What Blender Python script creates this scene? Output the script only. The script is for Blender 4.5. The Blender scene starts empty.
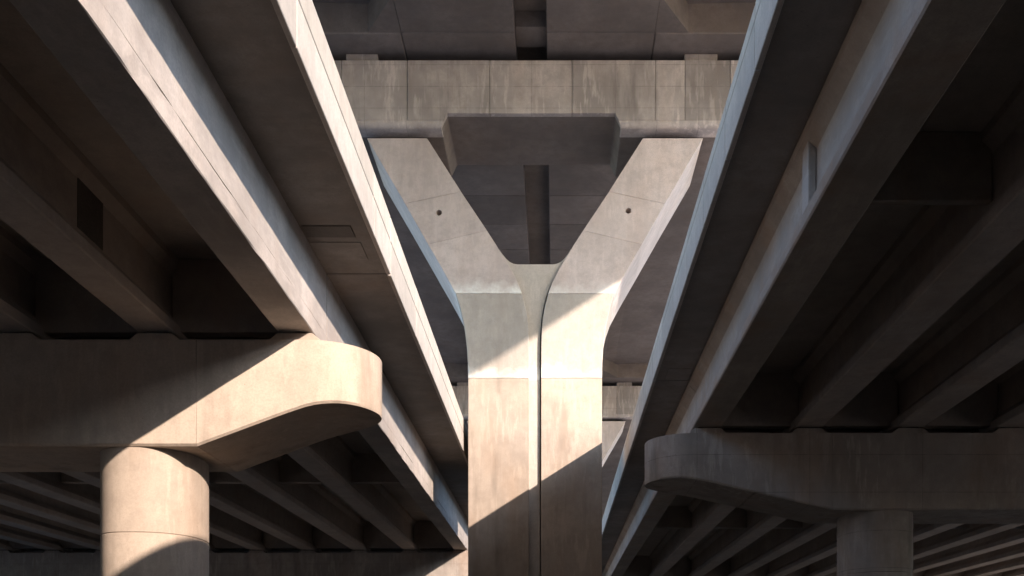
import bpy, bmesh, math, random
from mathutils import Vector
random.seed(7)
S = bpy.context.scene
C = S.collection
R = math.radians
EYE = 1.6                                   # camera height above the ground, metres

# ------------------------------------------------------------------ camera
cam_d = bpy.data.cameras.new('camera')
cam = bpy.data.objects.new('camera', cam_d); C.objects.link(cam)
cam.location = (0, 0, EYE); cam.rotation_euler = (R(90), 0, 0)
F = 990.0                                   # focal length in pixels at 1024 wide
cam_d.sensor_width = 36; cam_d.lens = 36 * F / 1024
cam_d.shift_x = -44 / 1024; cam_d.shift_y = 387 / 1024      # rising-front (shift) lens: verticals stay vertical
cam_d.clip_end = 2000
S.camera = cam

# ------------------------------------------------------------------ light
SUN = Vector((1.0, -1.25, 0.635)).normalized()      # towards the sun
elev = math.asin(SUN.z); az = math.atan2(SUN.x, SUN.y)
w = bpy.data.worlds.new('World'); S.world = w; w.use_nodes = True
nt = w.node_tree
sky = nt.nodes.new('ShaderNodeTexSky'); sky.sky_type = 'NISHITA'; sky.sun_disc = False
sky.sun_elevation = elev; sky.sun_rotation = az
sky.air_density = 1.0; sky.dust_density = 0.6; sky.ozone_density = 2.4
bg = nt.nodes['Background']; bg.inputs[1].default_value = 0.15
nt.links.new(sky.outputs[0], bg.inputs[0])
ld = bpy.data.lights.new('sun', 'SUN'); ld.energy = 2.6; ld.angle = R(0.55); ld.color = (1.0, 0.82, 0.68)
lo = bpy.data.objects.new('sun', ld); C.objects.link(lo)
lo.rotation_euler = SUN.to_track_quat('Z', 'Y').to_euler(); lo.location = (30, -30, 40)
S.view_settings.view_transform = 'Standard'; S.view_settings.look = 'None'
S.view_settings.exposure = 1.76; S.view_settings.gamma = 1.0
S.render.engine = 'CYCLES'
S.cycles.max_bounces = 8; S.cycles.diffuse_bounces = 7

# ------------------------------------------------------------------ materials
def concrete(name, base, dark=0.6, streak=0.5, mottle=0.5, warm=0.25, pits=0.5, efflo=(), bump=0.35, boards=0.0, axis='Z', seams=None):
    """weathered concrete in world space: mottling, run-off streaks, pits, lime bloom above pour joints (efflo = list of z)"""
    m = bpy.data.materials.new(name); m.use_nodes = True
    n = m.node_tree; N = n.nodes; L = n.links
    bs = N['Principled BSDF']; bs.inputs['Roughness'].default_value = 0.85
    bs.inputs['Specular IOR Level'].default_value = 0.25
    geo = N.new('ShaderNodeNewGeometry')
    oi = N.new('ShaderNodeObjectInfo')
    def noise(scale, detail, rough, vec=None, dist=0.0):
        t = N.new('ShaderNodeTexNoise'); t.inputs['Scale'].default_value = scale
        t.inputs['Detail'].default_value = detail; t.inputs['Roughness'].default_value = rough
        t.inputs['Distortion'].default_value = dist
        L.new(vec or geo.outputs['Position'], t.inputs['Vector']); return t.outputs['Fac']
    def mapped(s):
        mp = N.new('ShaderNodeMapping'); mp.inputs['Scale'].default_value = s
        L.new(geo.outputs['Position'], mp.inputs['Vector']); return mp.outputs[0]
    def ramp(fac, a, b, ca=0.0, cb=1.0):
        r = N.new('ShaderNodeMapRange'); r.inputs[1].default_value = a; r.inputs[2].default_value = b
        r.inputs[3].default_value = ca; r.inputs[4].default_value = cb
        L.new(fac, r.inputs[0]); return r.outputs[0]
    def math_(op, a, b=None, c=None):
        t = N.new('ShaderNodeMath'); t.operation = op
        for i, v in enumerate((a, b, c)):
            if v is None: continue
            if isinstance(v, (int, float)): t.inputs[i].default_value = v
            else: L.new(v, t.inputs[i])
        return t.outputs[0]
    def mix(fac, a, b, mode='MIX'):
        t = N.new('ShaderNodeMix'); t.data_type = 'RGBA'; t.blend_type = mode
        if isinstance(fac, (int, float)): t.inputs[0].default_value = fac
        else: L.new(fac, t.inputs[0])
        for i, v in ((6, a), (7, b)):
            if isinstance(v, tuple): t.inputs[i].default_value = (*v, 1)
            else: L.new(v, t.inputs[i])
        return t.outputs[2]
    big = noise(0.45, 4, 0.62)
    mid = noise(3.4, 7, 0.74)
    fine = noise(38, 3, 0.7)
    sv = {'Z': (2.2, 2.2, 0.38), 'Y': (2.2, 0.38, 2.2), 'X': (0.38, 2.2, 2.2)}[axis]
    st = noise(1.0, 4, 0.62, mapped(sv))
    st2 = noise(3.4, 3, 0.6, mapped(sv))
    col = mix(ramp(big, 0.38, 0.62, 0, mottle), base, tuple(c * dark for c in base))
    col = mix(math_('MULTIPLY', ramp(mid, 0.44, 0.62), 0.65 * mottle), col, tuple(c * 0.62 for c in base))
    patch = noise(0.7, 2, 0.5, mapped((1, 1, 0.6)))
    col = mix(math_('MULTIPLY', ramp(st, 0.48, 0.66, 0, streak), ramp(patch, 0.40, 0.60)), col, tuple(c * 0.48 for c in base))
    col = mix(math_('MULTIPLY', ramp(st2, 0.52, 0.64, 0, streak * 0.6), ramp(patch, 0.62, 0.42)), col, tuple(min(1, c * 1.22) for c in base))
    wn = noise(0.8, 3, 0.6, mapped((1.3, 1.3, 0.5)))
    col = mix(ramp(wn, 0.5, 0.75, 0, warm), col, (base[0] * 0.80, base[1] * 0.58, base[2] * 0.42))
    # every cast piece has its own tone
    tone = ramp(oi.outputs['Random'], 0, 1, 0.88, 1.08)
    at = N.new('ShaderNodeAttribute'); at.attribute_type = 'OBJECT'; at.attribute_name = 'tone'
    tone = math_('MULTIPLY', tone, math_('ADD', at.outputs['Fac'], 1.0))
    hsv = N.new('ShaderNodeHueSaturation'); L.new(tone, hsv.inputs['Value']); L.new(col, hsv.inputs['Color']); col = hsv.outputs[0]
    # pits
    vo = N.new('ShaderNodeTexVoronoi'); vo.inputs['Scale'].default_value = 9.0; L.new(geo.outputs['Position'], vo.inputs['Vector'])
    vc = N.new('ShaderNodeSeparateColor'); L.new(vo.outputs['Color'], vc.inputs[0])
    pit = math_('MULTIPLY', ramp(vo.outputs['Distance'], 0.10, 0.04), ramp(vc.outputs[0], 0.80, 0.84))
    col = mix(math_('MULTIPLY', pit, pits), col, tuple(c * 0.25 for c in base))
    col = mix(ramp(fine, 0.4, 0.66, 0.0, 0.32), col, tuple(c * 0.6 for c in base))
    if efflo:
        sep = N.new('ShaderNodeSeparateXYZ'); L.new(geo.outputs['Position'], sep.inputs[0])
        for z in efflo:
            wob = ramp(noise(1.1, 4, 0.7), 0.35, 0.65, -0.15, 0.30)
            dz = math_('SUBTRACT', sep.outputs['Z'], math_('ADD', wob, z))
            f = math_('MULTIPLY', ramp(dz, 0.32, -0.12), ramp(sep.outputs['Z'], z - 0.02, z + 0.01))
            col = mix(math_('MULTIPLY', f, ramp(mid, 0.35, 0.6, 0.4, 1.0)), col, (0.76, 0.75, 0.72))
    seam = None
    if seams:                                   # faint form seams: (panel width, panel height, x offset, z offset)
        sx = N.new('ShaderNodeSeparateXYZ'); L.new(geo.outputs['Position'], sx.inputs[0])
        cx = N.new('ShaderNodeCombineXYZ')
        L.new(math_('ADD', sx.outputs['X'], seams[2]), cx.inputs[0])
        L.new(math_('ADD', math_('ADD', sx.outputs['Z'], seams[3]), math_('MULTIPLY', mid, 0.02)), cx.inputs[1])
        br = N.new('ShaderNodeTexBrick'); br.offset = 0.0; br.inputs['Scale'].default_value = 1.0
        br.inputs['Brick Width'].default_value = seams[0]; br.inputs['Row Height'].default_value = seams[1]
        br.inputs['Mortar Size'].default_value = 0.008; br.inputs['Mortar Smooth'].default_value = 0.6
        L.new(cx.outputs[0], br.inputs['Vector'])
        seam = math_('MULTIPLY', br.outputs['Fac'], ramp(mid, 0.36, 0.58, 0.15, 0.75))
        col = mix(seam, col, tuple(c * 0.3 for c in base))
    L.new(col, bs.inputs['Base Color'])
    h = math_('ADD', math_('MULTIPLY', mid, 0.6), math_('MULTIPLY', fine, 0.25))
    h = math_('SUBTRACT', h, math_('MULTIPLY', pit, 0.5))
    if seam: h = math_('SUBTRACT', h, math_('MULTIPLY', seam, 0.5))
    if boards:
        bw = N.new('ShaderNodeTexWave'); bw.wave_type = 'BANDS'; bw.bands_direction = 'X'; bw.inputs['Scale'].default_value = 2.2
        bw.inputs['Distortion'].default_value = 0.6; bw.wave_profile = 'SAW'
        L.new(mapped((1, 0.3, 0.05)), bw.inputs['Vector'])
        h = math_('ADD', h, math_('MULTIPLY', bw.outputs['Fac'], boards))
    b = N.new('ShaderNodeBump'); b.inputs['Strength'].default_value = bump; b.inputs['Distance'].default_value = 0.02
    L.new(h, b.inputs['Height']); L.new(b.outputs[0], bs.inputs['Normal'])
    return m

PZ = lambda py: (675 - py) / 34.5 + EYE
M = {
 'pier_low':  concrete('pier_concrete_lower', (0.48, 0.405, 0.345), dark=0.74, streak=0.75, mottle=0.6, warm=0.35, boards=0.3),
 'pier_mid':  concrete('pier_concrete_middle', (0.53, 0.485, 0.445), dark=0.74, streak=0.45, mottle=0.6, warm=0.12, efflo=(PZ(378),)),
 'pier_arm':  concrete('pier_concrete_arm', (0.65, 0.565, 0.54), dark=0.72, streak=0.4, mottle=0.7, warm=0.15, efflo=(PZ(294),)),
 'beam':      concrete('crossbeam_concrete', (0.56, 0.50, 0.475), dark=0.50, streak=1.0, mottle=0.8, warm=0.2, seams=(1.2, 0.62, 0.7, 0.1)),
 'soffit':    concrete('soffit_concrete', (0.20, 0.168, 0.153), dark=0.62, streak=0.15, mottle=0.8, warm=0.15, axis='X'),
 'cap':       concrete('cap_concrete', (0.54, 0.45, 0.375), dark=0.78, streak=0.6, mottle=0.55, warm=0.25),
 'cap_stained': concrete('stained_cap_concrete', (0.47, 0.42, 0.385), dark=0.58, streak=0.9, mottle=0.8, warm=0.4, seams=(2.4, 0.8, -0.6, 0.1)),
 'girder':    concrete('girder_concrete', (0.50, 0.44, 0.40), dark=0.7, streak=0.25, mottle=0.75, warm=0.3, axis='Y'),
 'girder_edge': concrete('edge_girder_concrete', (0.54, 0.49, 0.455), dark=0.62, streak=0.4, mottle=0.85, warm=0.18, axis='Y'),
 'girder_brown': concrete('stained_edge_girder_concrete', (0.44, 0.385, 0.34), dark=0.62, streak=0.4, mottle=0.8, warm=0.55, axis='Y'),
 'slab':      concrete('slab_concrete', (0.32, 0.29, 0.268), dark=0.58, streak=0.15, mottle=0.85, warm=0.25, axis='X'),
 'slab_lifted': concrete('shade_lifted_slab_concrete', (0.52, 0.475, 0.44), dark=0.7, streak=0.15, mottle=0.8, warm=0.2, axis='X'),  # lighter copy of the slab colour, lifts the deep shade between girders
 'fascia':    concrete('fascia_concrete', (0.54, 0.495, 0.455), dark=0.80, streak=0.3, mottle=0.6, warm=0.10),
}
def plain(name, col, rough=0.9, scale=3):
    m = bpy.data.materials.new(name); m.use_nodes = True
    n = m.node_tree; b = n.nodes['Principled BSDF']; b.inputs['Roughness'].default_value = rough
    t = n.nodes.new('ShaderNodeTexNoise'); t.inputs['Scale'].default_value = scale; t.inputs['Detail'].default_value = 8
    g = n.nodes.new('ShaderNodeNewGeometry'); n.links.new(g.outputs['Position'], t.inputs['Vector'])
    x = n.nodes.new('ShaderNodeMix'); x.data_type = 'RGBA'
    x.inputs[6].default_value = (*[c * 0.6 for c in col], 1); x.inputs[7].default_value = (*[min(1, c * 1.35) for c in col], 1)
    n.links.new(t.outputs['Fac'], x.inputs[0]); n.links.new(x.outputs[2], b.inputs['Base Color'])
    return m
M['ground'] = plain('dusty_concrete_ground', (0.25, 0.235, 0.22), 0.95, 0.8)
M['road'] = plain('concrete_road', (0.46, 0.44, 0.42), 0.9, 5)
M['rubber'] = plain('bearing_rubber', (0.03, 0.03, 0.03), 0.8, 5)

# ------------------------------------------------------------------ mesh helpers
def link(name, bm, mat, parent=None, smooth=False):
    bmesh.ops.recalc_face_normals(bm, faces=bm.faces[:])
    me = bpy.data.meshes.new(name); bm.to_mesh(me); bm.free()
    me.materials.append(M[mat])
    if smooth:
        for p in me.polygons: p.use_smooth = True
        me.set_sharp_from_angle(angle=R(32))
    o = bpy.data.objects.new(name, me); C.objects.link(o)
    if parent: o.parent = parent
    return o
def root(name, label, cat, loc=(0, 0, 0), group=None):
    o = bpy.data.objects.new(name, None); C.objects.link(o); o.location = loc
    o['label'] = label; o['category'] = cat
    if group: o['group'] = group
    return o
def bevel(bm, wd, seg=1, ang=25):
    es = [e for e in bm.edges if len(e.link_faces) == 2 and e.calc_face_angle(0) > R(ang)]
    bmesh.ops.bevel(bm, geom=es, offset=wd, segments=seg, affect='EDGES', profile=0.5, clamp_overlap=True)
def box_bm(x0, x1, y0, y1, z0, z1, bv=0.0):
    bm = bmesh.new()
    v = [bm.verts.new((x, y, z)) for x in (x0, x1) for y in (y0, y1) for z in (z0, z1)]
    for f in ((0, 1, 3, 2), (4, 6, 7, 5), (0, 4, 5, 1), (2, 3, 7, 6), (0, 2, 6, 4), (1, 5, 7, 3)): bm.faces.new([v[i] for i in f])
    bmesh.ops.recalc_face_normals(bm, faces=bm.faces[:])
    if bv: bevel(bm, bv)
    return bm
def prism_bm(poly, y0, y1, bv=0.0, steps=None, jitter=0.0):
    """polygon in XZ extruded along Y; steps = stations along Y with small unevenness"""
    bm = bmesh.new()
    ys = steps or [y0, y1]
    rings = []
    for k, y in enumerate(ys):
        rings.append([bm.verts.new((x + random.uniform(-jitter, jitter), y, z + random.uniform(-jitter, jitter))) for x, z in poly])
    n = len(poly)
    for a, b in zip(rings, rings[1:]):
        for i in range(n): bm.faces.new((a[i], a[(i + 1) % n], b[(i + 1) % n], b[i]))
    bm.faces.new(rings[0]); bm.faces.new(rings[-1][::-1])
    bmesh.ops.recalc_face_normals(bm, faces=bm.faces[:])
    if bv: bevel(bm, bv)
    return bm
def plan_bm(poly, z0, z1, bv=0.0):
    bm = bmesh.new()
    a = [bm.verts.new((x, y, z0)) for x, y in poly]; b = [bm.verts.new((x, y, z1)) for x, y in poly]
    n = len(poly)
    for i in range(n): bm.faces.new((a[i], a[(i + 1) % n], b[(i + 1) % n], b[i]))
    bm.faces.new(a); bm.faces.new(b)
    bmesh.ops.recalc_face_normals(bm, faces=bm.faces[:])
    if bv: bevel(bm, bv)
    return bm
def frange(a, b, st):
    out = [a]
    while out[-1] + st < b - st * 0.3: out.append(out[-1] + st)
    return out + [b]
def Z(h): return h + EYE

# ------------------------------------------------------------------ ground
bm = box_bm(-900, 900, -900, 900, -0.5, 0)
g = link('ground', bm, 'ground'); g['kind'] = 'structure'

# unseen earth banks, added all round to block low light from the horizon
M['earth'] = plain('light_block_earth', (0.16, 0.14, 0.10), 0.95, 0.5)
bm = bmesh.new()
rings = []
for off, zz in ((0, -0.05), (14, 8.0), (40, 8.6), (44, -0.2)):
    x0, x1, y0, y1 = -40 - off, 40 + off, -92 - off, 118 + off
    pts = [(x0 + (x1 - x0) * k / 24, y0) for k in range(24)] + [(x1, y0 + (y1 - y0) * k / 40) for k in range(40)] \
        + [(x1 - (x1 - x0) * k / 24, y1) for k in range(24)] + [(x0, y1 - (y1 - y0) * k / 40) for k in range(40)]
    j = 0.0 if zz < 0.5 else 0.5
    rings.append([bm.verts.new((x, y, zz + random.uniform(-j, j))) for x, y in pts])
for A, B in zip(rings, rings[1:]):
    for i in range(len(A)): bm.faces.new((A[i], A[(i + 1) % len(A)], B[(i + 1) % len(A)], B[i]))
o = link('light_block_bank', bm, 'earth', None, True); o['kind'] = 'structure'

# ------------------------------------------------------------------ Y shaped pier of the upper viaduct
YP = 28.7; PD = 2.8; s = 34.5
def P(px, py): return ((px - 556) / s, (675 - py) / s + EYE)
def mirror(pts): return [(2 * ((535 - 556) / s) - x, z) for x, z in pts][::-1]
def bez(p0, p1, p2, n=6):
    return [tuple((1 - t) ** 2 * a + 2 * (1 - t) * t * b + t * t * c for a, b, c in zip(p0, p1, p2)) for t in [i / n for i in range(n + 1)]]

outer_mid = [P(455.5, 293.5), P(459.5, 305), P(462.5, 318), P(465, 332), P(466.8, 348), P(467.7, 363), P(468, 378)]
inner_mid = [P(529, 378), P(529, 350), P(528.6, 333), P(527.4, 318), P(525, 305), P(521.8, 293.5)]
def y_pier(loc, label):
    t = root('y_shaped_pier', label, 'pier', loc, 'Y shaped piers under the upper viaduct')
    zt = P(0, 378)[1]; x0, x1 = P(468, 0)[0], P(529, 0)[0]
    low = [(x0, 0), (x1, 0), (x1, zt - 0.004), (x0, zt - 0.004)]
    mid = outer_mid + inner_mid
    jz = P(0, 293.5)[1] + 0.006
    A0, A1, B0, B1 = (405, 203.5), (461, 191.5), (428, 244), (487, 230.5)      # lift joints across the arm
    lift = lambda p, d: (P(*p)[0], P(*p)[1] + d)
    arms = [[P(367, 138), lift(A0, 0.002), lift(A1, 0.002), P(427, 138)],
            [lift(A0, -0.002), lift(B0, 0.002), lift(B1, 0.002), lift(A1, -0.002)],
            [lift(B0, -0.002), P(439, 263), P(448.5, 280), (P(455.5, 0)[0], jz), (P(521.8, 0)[0], jz), P(518, 283), P(512, 271), P(505, 259), P(497, 246), lift(B1, -0.002)]]
    for side, fn in ((0, lambda p: p), (1, mirror)):
        o = link('column_shaft', prism_bm(fn(low), 0.010, PD - 0.010, 0.014), 'pier_low', t)
        o['tone'] = (-0.02, 0.03)[side]
        o = link('column_neck', prism_bm(fn(mid), 0, PD, 0.016), 'pier_mid', t, True)
        for q, arm in enumerate(arms):
            o = link('arm', prism_bm(fn(arm), 0.004 + 0.003 * (q % 2), PD - 0.004, 0.007), 'pier_arm', t, True)
            o['tone'] = (-0.04, 0.05)[side] + (0.02, 0.0, -0.03)[q]
            if q == 1: a = o
        # lifting hole through the face of the arm
        hx, hz = P(439, 212.5) if side == 0 else P(628.5, 210.5)
        bmc = bmesh.new()
        bmesh.ops.create_cone(bmc, cap_ends=True, segments=20, radius1=0.085, radius2=0.085, depth=1.0)
        bmesh.ops.rotate(bmc, verts=bmc.verts[:], matrix=__import__('mathutils').Matrix.Rotation(R(90), 3, 'X'))
        bmesh.ops.translate(bmc, verts=bmc.verts[:], vec=(hx, 0.1, hz))
        cut = link('cutter', bmc, 'pier_arm', t)
        md = a.modifiers.new('hole', 'BOOLEAN'); md.operation = 'DIFFERENCE'; md.object = cut; md.solver = 'EXACT'
        bpy.context.view_layer.update()
        dg = bpy.context.evaluated_depsgraph_get()
        me = bpy.data.meshes.new_from_object(a.evaluated_get(dg))
        a.modifiers.clear(); a.data = me; me.name = 'arm'
        bpy.data.objects.remove(cut)
        # bearing pad between arm and crossbeam
        (ax, az_), (bx_, _) = (P(372, 138), P(423, 138)) if side == 0 else (P(648, 138), P(698, 138))
        link('bearing_pad', box_bm(ax, bx_, 0.35, PD - 0.35, az_ - 0.01, az_ + 0.14), 'rubber', t)
    # sunk web between the two legs, with an open slot on its right hand side
    wl = [P(531, 675 + EYE * s), P(531, 350), P(530.6, 333), P(529.4, 318), P(527, 305), P(520, 283), P(507, 259.5)]
    top = bez(P(499, 246), P(507, 262), P(517, 262), 5) + bez(P(553, 262), P(563, 262), P(571, 246), 5)
    wr = [P(562, 261), P(550.6, 283), P(546.4, 293.5), P(543.6, 305), P(541.3, 318), P(540.1, 333), P(539.7, 350), P(539.7, 675 + EYE * s)]
    wl = [(x - 0.06, z) for x, z in wl[:6]]
    link('web', prism_bm(wl + top + wr[1:], 0.16, PD - 0.16, 0.02), 'pier_mid', t)['tone'] = 0.06
    return t
y_pier((0, YP, 0), 'front Y shaped concrete pier with two sloping arms, half sunlit')
SPY = 32.0
y_pier((0, YP - 35.6, 0), 'unseen Y shaped pier added behind the viewer')  # added out of view to block sky light on the low faces
y_pier((0, YP + SPY, 0), 'distant Y shaped pier glimpsed behind the sunlit front one')

# ------------------------------------------------------------------ crossbeam on the arms
def crossbeam(loc, label):
    t = root('crossbeam', label, 'beam', loc, 'crossbeams on the Y shaped piers')
    zb, zm, ztp = Z(15.74), Z(16.12), Z(17.64)
    xl, xr = -7.4, 6.1; ml, mr = -3.13, 1.70; D = 2.95
    # core, set back behind the form panels on its front
    core = [(xl, zb + 0.02), (ml - 0.17, zb + 0.02), (ml, zm + 0.02), (mr, zm + 0.02), (mr + 0.17, zb + 0.02), (xr, zb + 0.02), (xr, ztp - 0.01), (xl, ztp - 0.01)]
    link('beam_core', prism_bm(core, 0.20, D, 0.02), 'soffit', t)['tone'] = 0.2
    xs = [-7.4, -6.15, -4.27, -1.90, 0.46, 2.86, 3.70, 5.0, 6.1]
    xs = sorted(xs)
    tones = [-0.1, -0.04, -0.08, -0.02, -0.12, 0.08, -0.2, 0.25]
    lowz = Z(15.92)
    for i, (a, b) in enumerate(zip(xs, xs[1:])):
        e = 0.007; a += e; b -= e
        if b < ml or a > mr: pf = [(a, lowz), (b, lowz), (b, ztp), (a, ztp)]
        elif a < ml: pf = [(a, lowz), (ml - 0.09, lowz), (ml, zm), (b, zm), (b, ztp), (a, ztp)]
        elif b > mr: pf = [(a, zm), (mr, zm), (mr + 0.09, lowz), (b, lowz), (b, ztp), (a, ztp)]
        else: pf = [(a, zm), (b, zm), (b, ztp), (a, ztp)]
        link('form_panel', prism_bm(pf, random.uniform(0.0, 0.012), 0.197, 0.008), 'beam', t)['tone'] = tones[i]
    # bull nosed lower lip over the arms
    for a, b, xi in ((xl, ml - 0.01, 1), (mr + 0.01, xr, 0)):
        pr = [(0.197, lowz - 0.006), (0.012, lowz - 0.006), (0.012, zb + 0.16)]
        r = 0.155
        pr += [(0.012 + r - r * math.cos(k * R(15)), zb + 0.16 - r * math.sin(k * R(15))) for k in range(1, 7)]
        pr += [(0.6, zb + 0.008), (0.6, zb + 0.05), (0.197, zb + 0.06)]
        bm = bmesh.new()
        xa, xb = (a, b)
        A = [bm.verts.new((xa - (0.0 if xi else -0.0), y, z)) for y, z in pr]
        B = [bm.verts.new((xb, y, z)) for y, z in pr]
        sl = 0.17
        for vv, (y, z) in zip(B if xi else A, pr):          # the inner end leans like the opening's cheek
            k = max(0, min(1, (zm - z) / (zm - zb)))
            vv.co.x += (-sl if xi else sl) * k
        n = len(pr)
        for i in range(n): bm.faces.new((A[i], A[(i + 1) % n], B[(i + 1) % n], B[i]))
        bm.faces.new(A); bm.faces.new(B[::-1])
        link('bullnose', bm, 'beam', t, True)['tone'] = 0.12
    for a, b in ((-6.05, -5.14), (3.70, 4.65)):
        link('bearing_plinth', box_bm(a, b, 0.12, 1.1, ztp - 0.012, Z(17.895), 0.015), 'beam', t)['tone'] = -0.3
    return t
crossbeam((0, YP - 0.3, 0), 'long concrete crossbeam resting on the arms of the front pier')
crossbeam((0, YP - 0.3 - 35.6, 0), 'unseen crossbeam on the Y shaped pier added behind the viewer')  # goes with the added rear pier, unseen, shapes the light
crossbeam((0, YP - 0.3 + SPY, 0), 'distant crossbeam on the far Y shaped pier')

# ------------------------------------------------------------------ upper viaduct deck
t = root('upper_deck', 'high twin box girder viaduct deck carried by the crossbeams', 'bridge deck')
HU = 17.9; Y0, Y1 = -80.0, 150.0
bx = [(-4.32, -1.15), (-0.26, 2.76)]
for (a, b) in bx:
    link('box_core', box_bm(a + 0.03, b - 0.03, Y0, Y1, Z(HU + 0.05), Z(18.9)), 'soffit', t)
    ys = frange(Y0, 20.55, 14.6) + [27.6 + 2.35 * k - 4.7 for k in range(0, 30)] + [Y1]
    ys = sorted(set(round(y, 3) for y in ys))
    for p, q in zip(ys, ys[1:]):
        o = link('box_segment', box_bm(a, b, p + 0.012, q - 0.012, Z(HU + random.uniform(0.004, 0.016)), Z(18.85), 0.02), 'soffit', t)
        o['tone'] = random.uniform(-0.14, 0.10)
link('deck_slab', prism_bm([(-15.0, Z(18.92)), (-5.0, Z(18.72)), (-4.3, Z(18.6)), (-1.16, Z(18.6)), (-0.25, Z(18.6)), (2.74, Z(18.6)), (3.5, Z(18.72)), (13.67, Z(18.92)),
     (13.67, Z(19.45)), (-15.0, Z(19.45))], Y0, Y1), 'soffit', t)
for x0, x1 in ((-15.0, -14.7), (13.37, 13.67)):
    link('parapet', box_bm(x0, x1, Y0, Y1, Z(19.45), Z(20.4), 0.02), 'fascia', t)
link('road_surface', box_bm(-14.69, 13.36, Y0, Y1, Z(19.454), Z(19.5)), 'road', t)
for k in (0, 1):
    yd = 27.62 + SPY * k
    for x0, x1 in ((-8.6, -4.335), (2.775, 7.3)):
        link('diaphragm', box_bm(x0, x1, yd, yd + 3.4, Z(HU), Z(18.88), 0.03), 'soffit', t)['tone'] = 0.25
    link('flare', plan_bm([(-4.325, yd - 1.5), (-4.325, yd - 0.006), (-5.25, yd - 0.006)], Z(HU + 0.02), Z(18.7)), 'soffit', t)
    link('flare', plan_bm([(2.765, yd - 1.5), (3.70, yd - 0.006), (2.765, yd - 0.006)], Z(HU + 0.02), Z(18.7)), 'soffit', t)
    link('slot_diaphragm', box_bm(-1.14, -0.27, yd + 0.1, yd + 1.0, Z(HU + 0.25), Z(18.62)), 'soffit', t)

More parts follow.
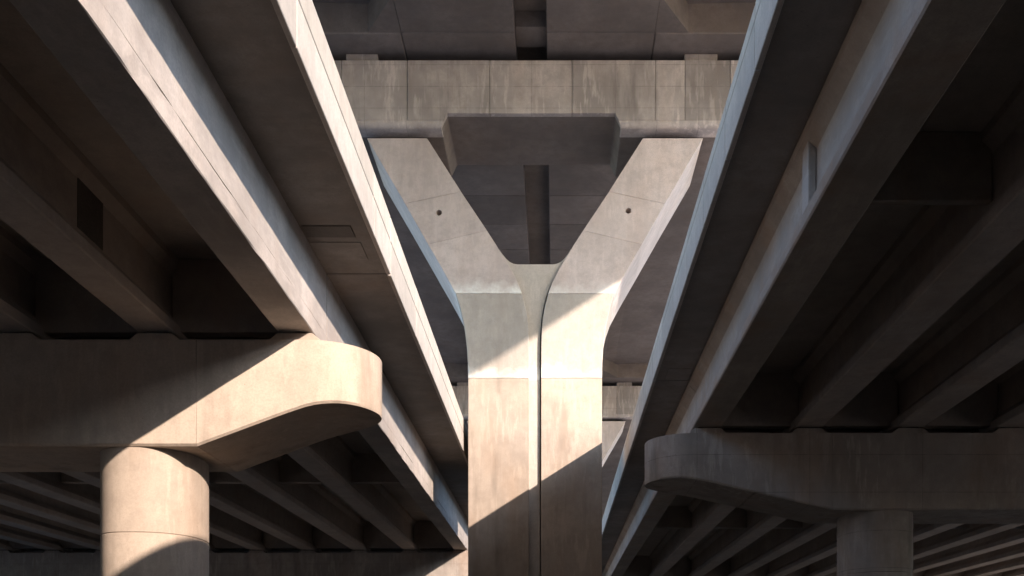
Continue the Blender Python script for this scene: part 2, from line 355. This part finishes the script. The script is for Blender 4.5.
# ------------------------------------------------------------------ lower viaducts
GH0, GH1 = 5.3, 6.56
def i_profile(xc, wd):
    hw = wd / 2
    half = [(hw, GH0 + 0.02), (hw, GH0 + 0.17), (0.12, GH0 + 0.36), (0.12, GH1 - 0.26), (hw * 0.85, GH1 - 0.12), (hw * 0.85, GH1)]
    pts = [(xc + x, Z(h)) for x, h in half] + [(xc - x, Z(h)) for x, h in half[::-1]]
    b = [(xc - hw + 0.02, Z(GH0)), (xc + hw - 0.02, Z(GH0))]
    return pts + b
def span(sgn, y0, y1, near, label):
    """sgn -1 = left viaduct, +1 = right viaduct"""
    t = root('viaduct_span', label, 'bridge deck', (0, 0, 0), 'spans of the two low viaducts')
    e = 0.02; a, b = y0 + e, y1 - e
    if sgn < 0: xf, x1, gw, top = -2.70, -3.75, 0.56, 7.5
    else:       xf, x1, gw, top = 2.15, 2.93, 0.62, 7.27
    xo = sgn * 34.0
    far = a > 50
    # girders
    gi = 0
    x = x1 + sgn * gw / 2
    centres = []
    while abs(x) < 33.2:
        centres.append(x); x += sgn * 2.16
    for gi, xc in enumerate(centres):
        if sgn < 0 and gi == 0:
            r, l = x1, x1 - gw
            pf = [(l + 0.02, Z(GH0)), (r - 0.012, Z(GH0)), (r, Z(GH0 + 0.012)), (r, Z(GH0 + 0.235)), (r - 0.005, Z(GH0 + 0.24)), (r - 0.005, Z(GH0 + 0.252)), (r, Z(GH0 + 0.257)), (r, Z(GH1)), (l, Z(GH1)), (l, Z(GH0 + 0.02))]
            bm = prism_bm(pf, a, b, 0, frange(a, b, 0.3), 0.003)
            bm.verts.ensure_lookup_table(); dep = 0.006
            for v in bm.verts:                                  # form seam that comes and goes along the girder
                if v.index % 10 == 4 and random.random() < 0.3: dep = random.choice((0.0, 0.0, 0.004, 0.009))
                if v.index % 10 in (4, 5): v.co.x -= dep - 0.005
                if v.index % 10 == 2 and random.random() < 0.2: v.co.x -= random.uniform(0.0, 0.02); v.co.z += random.uniform(0, 0.015)
            link('girder', bm, 'girder_edge', t)
        else:
            link('girder', prism_bm(i_profile(xc, gw), a, b), 'girder_brown' if gi == 0 else 'girder', t)
    # slab and soffit
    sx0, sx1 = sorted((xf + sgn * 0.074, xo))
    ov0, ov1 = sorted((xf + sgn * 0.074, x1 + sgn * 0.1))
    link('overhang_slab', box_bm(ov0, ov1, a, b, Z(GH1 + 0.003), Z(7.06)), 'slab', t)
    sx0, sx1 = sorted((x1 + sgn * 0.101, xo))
    link('slab', box_bm(sx0, sx1, a, b, Z(GH1 + 0.003), Z(7.08)), 'slab_lifted', t)
    jx = sorted((xf + sgn * 0.03, xf + sgn * 0.27))
    link('joint_strip', box_bm(jx[0], jx[1], a, b, Z(7.076), Z(7.100)), 'rubber', t)
    rx0, rx1 = sorted((xf + sgn * 0.30, xo - sgn * 0.3))
    link('road_surface', box_bm(rx0, rx1, a, b, Z(7.084), Z(7.13)), 'road', t)
    # edge: precast fascia panels with a parapet lift above
    step = 1.87 if sgn > 0 else 4.4
    off = 10.72 if sgn > 0 else 14.72
    k0 = math.ceil((a - off) / step)
    ys = [a] + [off + step * k for k in range(k0, k0 + 200) if a + 0.4 < off + step * k < b - 0.4] + [b]
    for p, q in zip(ys, ys[1:]):
        j = random.uniform(-0.002, 0.002); gp = 0.010 if sgn > 0 else 0.004
        xa, xb = sorted((xf + j, xf + sgn * 0.07))
        link('fascia_panel', box_bm(xa, xb, p + gp, q - gp, Z(6.54 + random.uniform(0, 0.003)), Z(7.072), 0.008), 'fascia', t)
        xa, xb = sorted((xf + j + sgn * 0.006, xf + sgn * 0.28))
        link('parapet_panel', box_bm(xa, xb, p + gp, q - gp, Z(7.104), Z(top + random.uniform(0, 0.006)), 0.012), 'fascia', t)
    ox = sorted((xo, xo - sgn * 0.28)); link('outer_parapet', box_bm(ox[0] + (0.001), ox[1], a, b, Z(7.135), Z(7.9)), 'fascia', t)
    # end and intermediate diaphragms
    dl = [a + 0.45, b - 0.45]
    dl.append({(-1, True): 12.4, (1, True): 12.0}.get((sgn, near), (a + b) / 2 + (0.0)))
    for di, yd in enumerate(dl):
        bays = list(zip(centres, centres[1:]))
        if near and sgn < 0 and di == 2: bays = []
        for c0, c1 in bays:
            lo_, hi_ = sorted((c0, c1))
            zb = GH0 + (0.10 if di < 2 else (0.06 if near and sgn < 0 else 0.42))
            gap = 0.14
            xa, xb = lo_ + gap, hi_ - gap
            if near and sgn < 0 and di == 2: xa = lo_ + 0.36
            th = 0.06 if near and di == 2 else 0.13
            link('diaphragm', box_bm(xa, xb, yd - th, yd + th, Z(zb), Z(GH1 - 0.004), 0.01), 'girder_brown' if th < 0.1 else 'girder', t)
        # thickening of the overhang at the deck joint
        if di == 1:
            xa, xb = sorted((xf + sgn * 0.26, x1 - sgn * 0.01))
            y_a, y_b = (15.0, 15.62) if near and sgn < 0 and di == 1 else (yd - 0.40, yd + 0.36)
            link('joint_beam', box_bm(xa, xb, y_a, y_b, Z(GH1 - 0.010), Z(GH1), 0.004), 'slab', t)
    if sgn < 0 and near:
        link('pocket_shade_panel', box_bm(centres[1] + 0.10, centres[1] + 0.128, 12.55, 13.25, Z(GH0 + 0.38), Z(GH1 - 0.16)), 'slab', t)['tone'] = -0.65  # thin dark panel on the web, painting the shade of an opening
        link('recess_shade_strip', box_bm(x1 + 0.02, xf - 0.30, 14.45, 14.82, Z(GH1 - 0.012), Z(GH1), 0.004), 'slab', t)['tone'] = -0.45  # dark strip under the overhang, shade of a recess put into its tone
    if sgn > 0 and near:
        yd = dl[2]
        link('web_stiffener', box_bm(x1 + 0.09, centres[0] - 0.125, yd - 0.15, yd + 0.15, Z(GH0 + 0.33), Z(GH1 - 0.004), 0.01), 'girder_edge', t)
    return t
LJ = [-10.4, 16.2, 42.8, 69.4, 96.0]; RJ = [-11.0, 22.06, 55.1, 88.2]
span(-1, LJ[0], LJ[1], True, 'near span of the left low viaduct, running overhead to the sunlit round ended cap')
span(-1, LJ[1], LJ[2], False, 'second span of the left low viaduct, seen below the sunlit round ended cap')
span(-1, LJ[2], LJ[3], False, 'farthest span of the left low viaduct, beyond the dark second cap')
for k in (1, 2):  # unseen rear spans, added to cut low light under the decks
    span(-1, LJ[0] - 26.6 * k, LJ[0] - 26.6 * (k - 1), False, 'unseen span of the left low viaduct added behind the viewer, %s' % ('nearest', 'second')[k - 1])
    span(1, RJ[0] - 33.1 * k, RJ[0] - 33.1 * (k - 1), False, 'unseen span of the right low viaduct added behind the viewer, %s' % ('nearest', 'second')[k - 1])
span(1, RJ[0], RJ[1], True, 'near span of the right low viaduct, running overhead to the shaded cap')
span(1, RJ[1], RJ[2], False, 'second span of the right low viaduct, striped girders below the shaded cap')
span(1, RJ[2], RJ[3], False, 'farthest span of the right low viaduct behind the front Y pier')

# ------------------------------------------------------------------ hammerhead piers with round ended caps
def cap_piece(nose, sgn, xa, xb, hb, D):
    """part of a cap between distances xa < xb from the nose tip; hb(u) = soffit height; nose rounded in plan"""
    r = D / 2
    us = []
    if xa < 1e-6:
        us += [r - r * math.cos(R(90) * k / 12) for k in range(13)]
        us += [u for u in (r + 0.3, r + 0.7, r + 1.1, r + 1.5, r + 1.9, r + 2.3, r + 2.7) if u < xb - 0.1] + [xb]
    else: us = [xa, xb]
    bm = bmesh.new(); ch = 0.035
    rows = []
    for u in us:
        dy = math.sqrt(max(0, r * r - (r - u) ** 2)) if u < r else r
        x = nose + sgn * u
        z0, z1 = Z(hb(u)), Z(5.15)
        if dy < 1e-4:
            rows.append([bm.verts.new((x, r, z0 + ch)), bm.verts.new((x, r, z1))]); continue
        ci = max(0.0, dy - ch)
        rows.append([bm.verts.new((x, r - ci, z0)), bm.verts.new((x, r - dy, z0 + ch)), bm.verts.new((x, r - dy, z1)),
                     bm.verts.new((x, r + dy, z1)), bm.verts.new((x, r + dy, z0 + ch)), bm.verts.new((x, r + ci, z0))])
    for A, B in zip(rows, rows[1:]):
        if len(A) == 2:
            bm.faces.new((A[0], A[1], B[2], B[1])); bm.faces.new((A[0], A[1], B[3], B[4])); bm.faces.new((A[1], B[2], B[3]))
            bm.faces.new((A[0], B[1], B[0], B[5], B[4]))
        else:
            for i in range(6): bm.faces.new((A[i], A[(i + 1) % 6], B[(i + 1) % 6], B[i]))
    if len(rows[0]) == 6: bm.faces.new(rows[0])
    bm.faces.new(rows[-1][::-1])
    return bm
def column_bm(cx, cy, rx, ry, z0, z1):
    bm = bmesh.new(); n = 56
    def ring(z, k=0.0):
        out = []
        for i in range(n):
            a = 2 * math.pi * i / n; c, s_ = math.cos(a), math.sin(a)
            ex = 2 / 2.35
            out.append(bm.verts.new((cx + (rx - k) * math.copysign(abs(c) ** ex, c), cy + (ry - k) * math.copysign(abs(s_) ** ex, s_), z)))
        return out
    rs = [ring(z0, 0.012), ring(z0 + 0.012), ring(z1 - 0.012), ring(z1, 0.012)]
    for A, B in zip(rs, rs[1:]):
        for i in range(n): bm.faces.new((A[i], A[(i + 1) % n], B[(i + 1) % n], B[i]))
    bm.faces.new(rs[0]); bm.faces.new(rs[-1])
    return bm
def hammer(sgn, y, label, mat):
    t = root('cap_pier', label, 'pier', (0, y, 0), 'round ended cap piers of the low viaducts')
    D = 2.0
    if sgn < 0: nose, L1, cols = -2.86, 2.66, (-6.54, -13.6, -20.8, -28.0)
    else:       nose, L1, cols = 1.98, 3.9, (7.09, 14.1, 21.3, 28.5)
    hf, hn = 3.52, 4.23
    def hb(u):
        t0, bl = 0.75, 0.5                      # level under the nose, a short curve, then a straight slope
        sl = (hn - hf) / (L1 - t0)
        if u < t0 - bl: return hn
        if u < t0 + bl: return hn - sl * (u - t0 + bl) ** 2 / (4 * bl)
        return max(hf, hn - sl * (u - t0))
    end = abs(sgn * 33.5 - nose)
    o = link('cap_nose', cap_piece(nose, sgn, 0, L1, hb, D), mat, t, True)
    o['tone'] = 0.02
    link('cap_beam', cap_piece(nose, sgn, L1 + 0.006, end, hb, D), mat, t, True)
    link('cap_core', box_bm(min(nose + sgn * (L1 - 0.5), nose + sgn * (L1 + 0.5)), max(nose + sgn * (L1 - 0.5), nose + sgn * (L1 + 0.5)), 0.015, D - 0.015, Z(hf + 0.2), Z(5.13)), mat, t)
    for cx in cols:
        link('column_lift', column_bm(cx, 1.0, 0.765, 0.95, 0, Z(2.20)), mat, t, True)['tone'] = random.uniform(-0.05, 0.02)
        link('column_lift', column_bm(cx, 1.0, 0.765, 0.95, Z(2.202), Z(hf + 0.03)), mat, t, True)['tone'] = random.uniform(0.0, 0.05)
    # girder seats, one under each girder end
    if sgn < 0: g0, gw = -3.75 - 0.28, 0.56
    else: g0, gw = 2.93 + 0.31, 0.62
    x = g0
    while abs(x) < 33.0:
        for yc in (0.33, 1.67):
            bm = prism_bm([(x - 0.42, Z(5.145)), (x + 0.42, Z(5.145)), (x + 0.27, Z(5.27)), (x - 0.27, Z(5.27))], yc - 0.28, yc + 0.28, 0.01)
            link('girder_seat', bm, mat, t)
            link('bearing_pad', box_bm(x - 0.2, x + 0.2, yc - 0.2, yc + 0.2, Z(5.268), Z(5.302)), 'rubber', t)
        x += sgn * 2.16
    return t
hammer(-1, LJ[1] - 1.0, 'sunlit round ended pier cap on a round column at left', 'cap')
hammer(-1, LJ[2] - 1.0, 'dark far pier cap low between left round column and Y pier', 'cap_stained')
hammer(-1, LJ[3] - 1.0, 'farthest left viaduct pier hidden behind the dark far cap', 'cap_stained')
hammer(-1, LJ[0] - 1.0, 'pier cap of the left viaduct behind the viewer', 'cap_stained')
hammer(1, RJ[1] - 1.0, 'shaded streaked pier cap on a round column at right', 'cap_stained')
hammer(1, RJ[2] - 1.0, 'far pier cap of the right viaduct beyond the shaded cap', 'cap_stained')
hammer(1, RJ[0] - 1.0, 'pier cap of the right viaduct behind the viewer', 'cap_stained')
for k, wd in ((1, 'second'), (2, 'third')):  # caps of the added rear spans, unseen, block low light too
    hammer(-1, LJ[0] - 26.6 * k - 1.0, '%s unseen pier cap of the left viaduct added behind the viewer' % wd, 'cap_stained')
    hammer(1, RJ[0] - 33.1 * k - 1.0, '%s unseen pier cap of the right viaduct added behind the viewer' % wd, 'cap_stained')
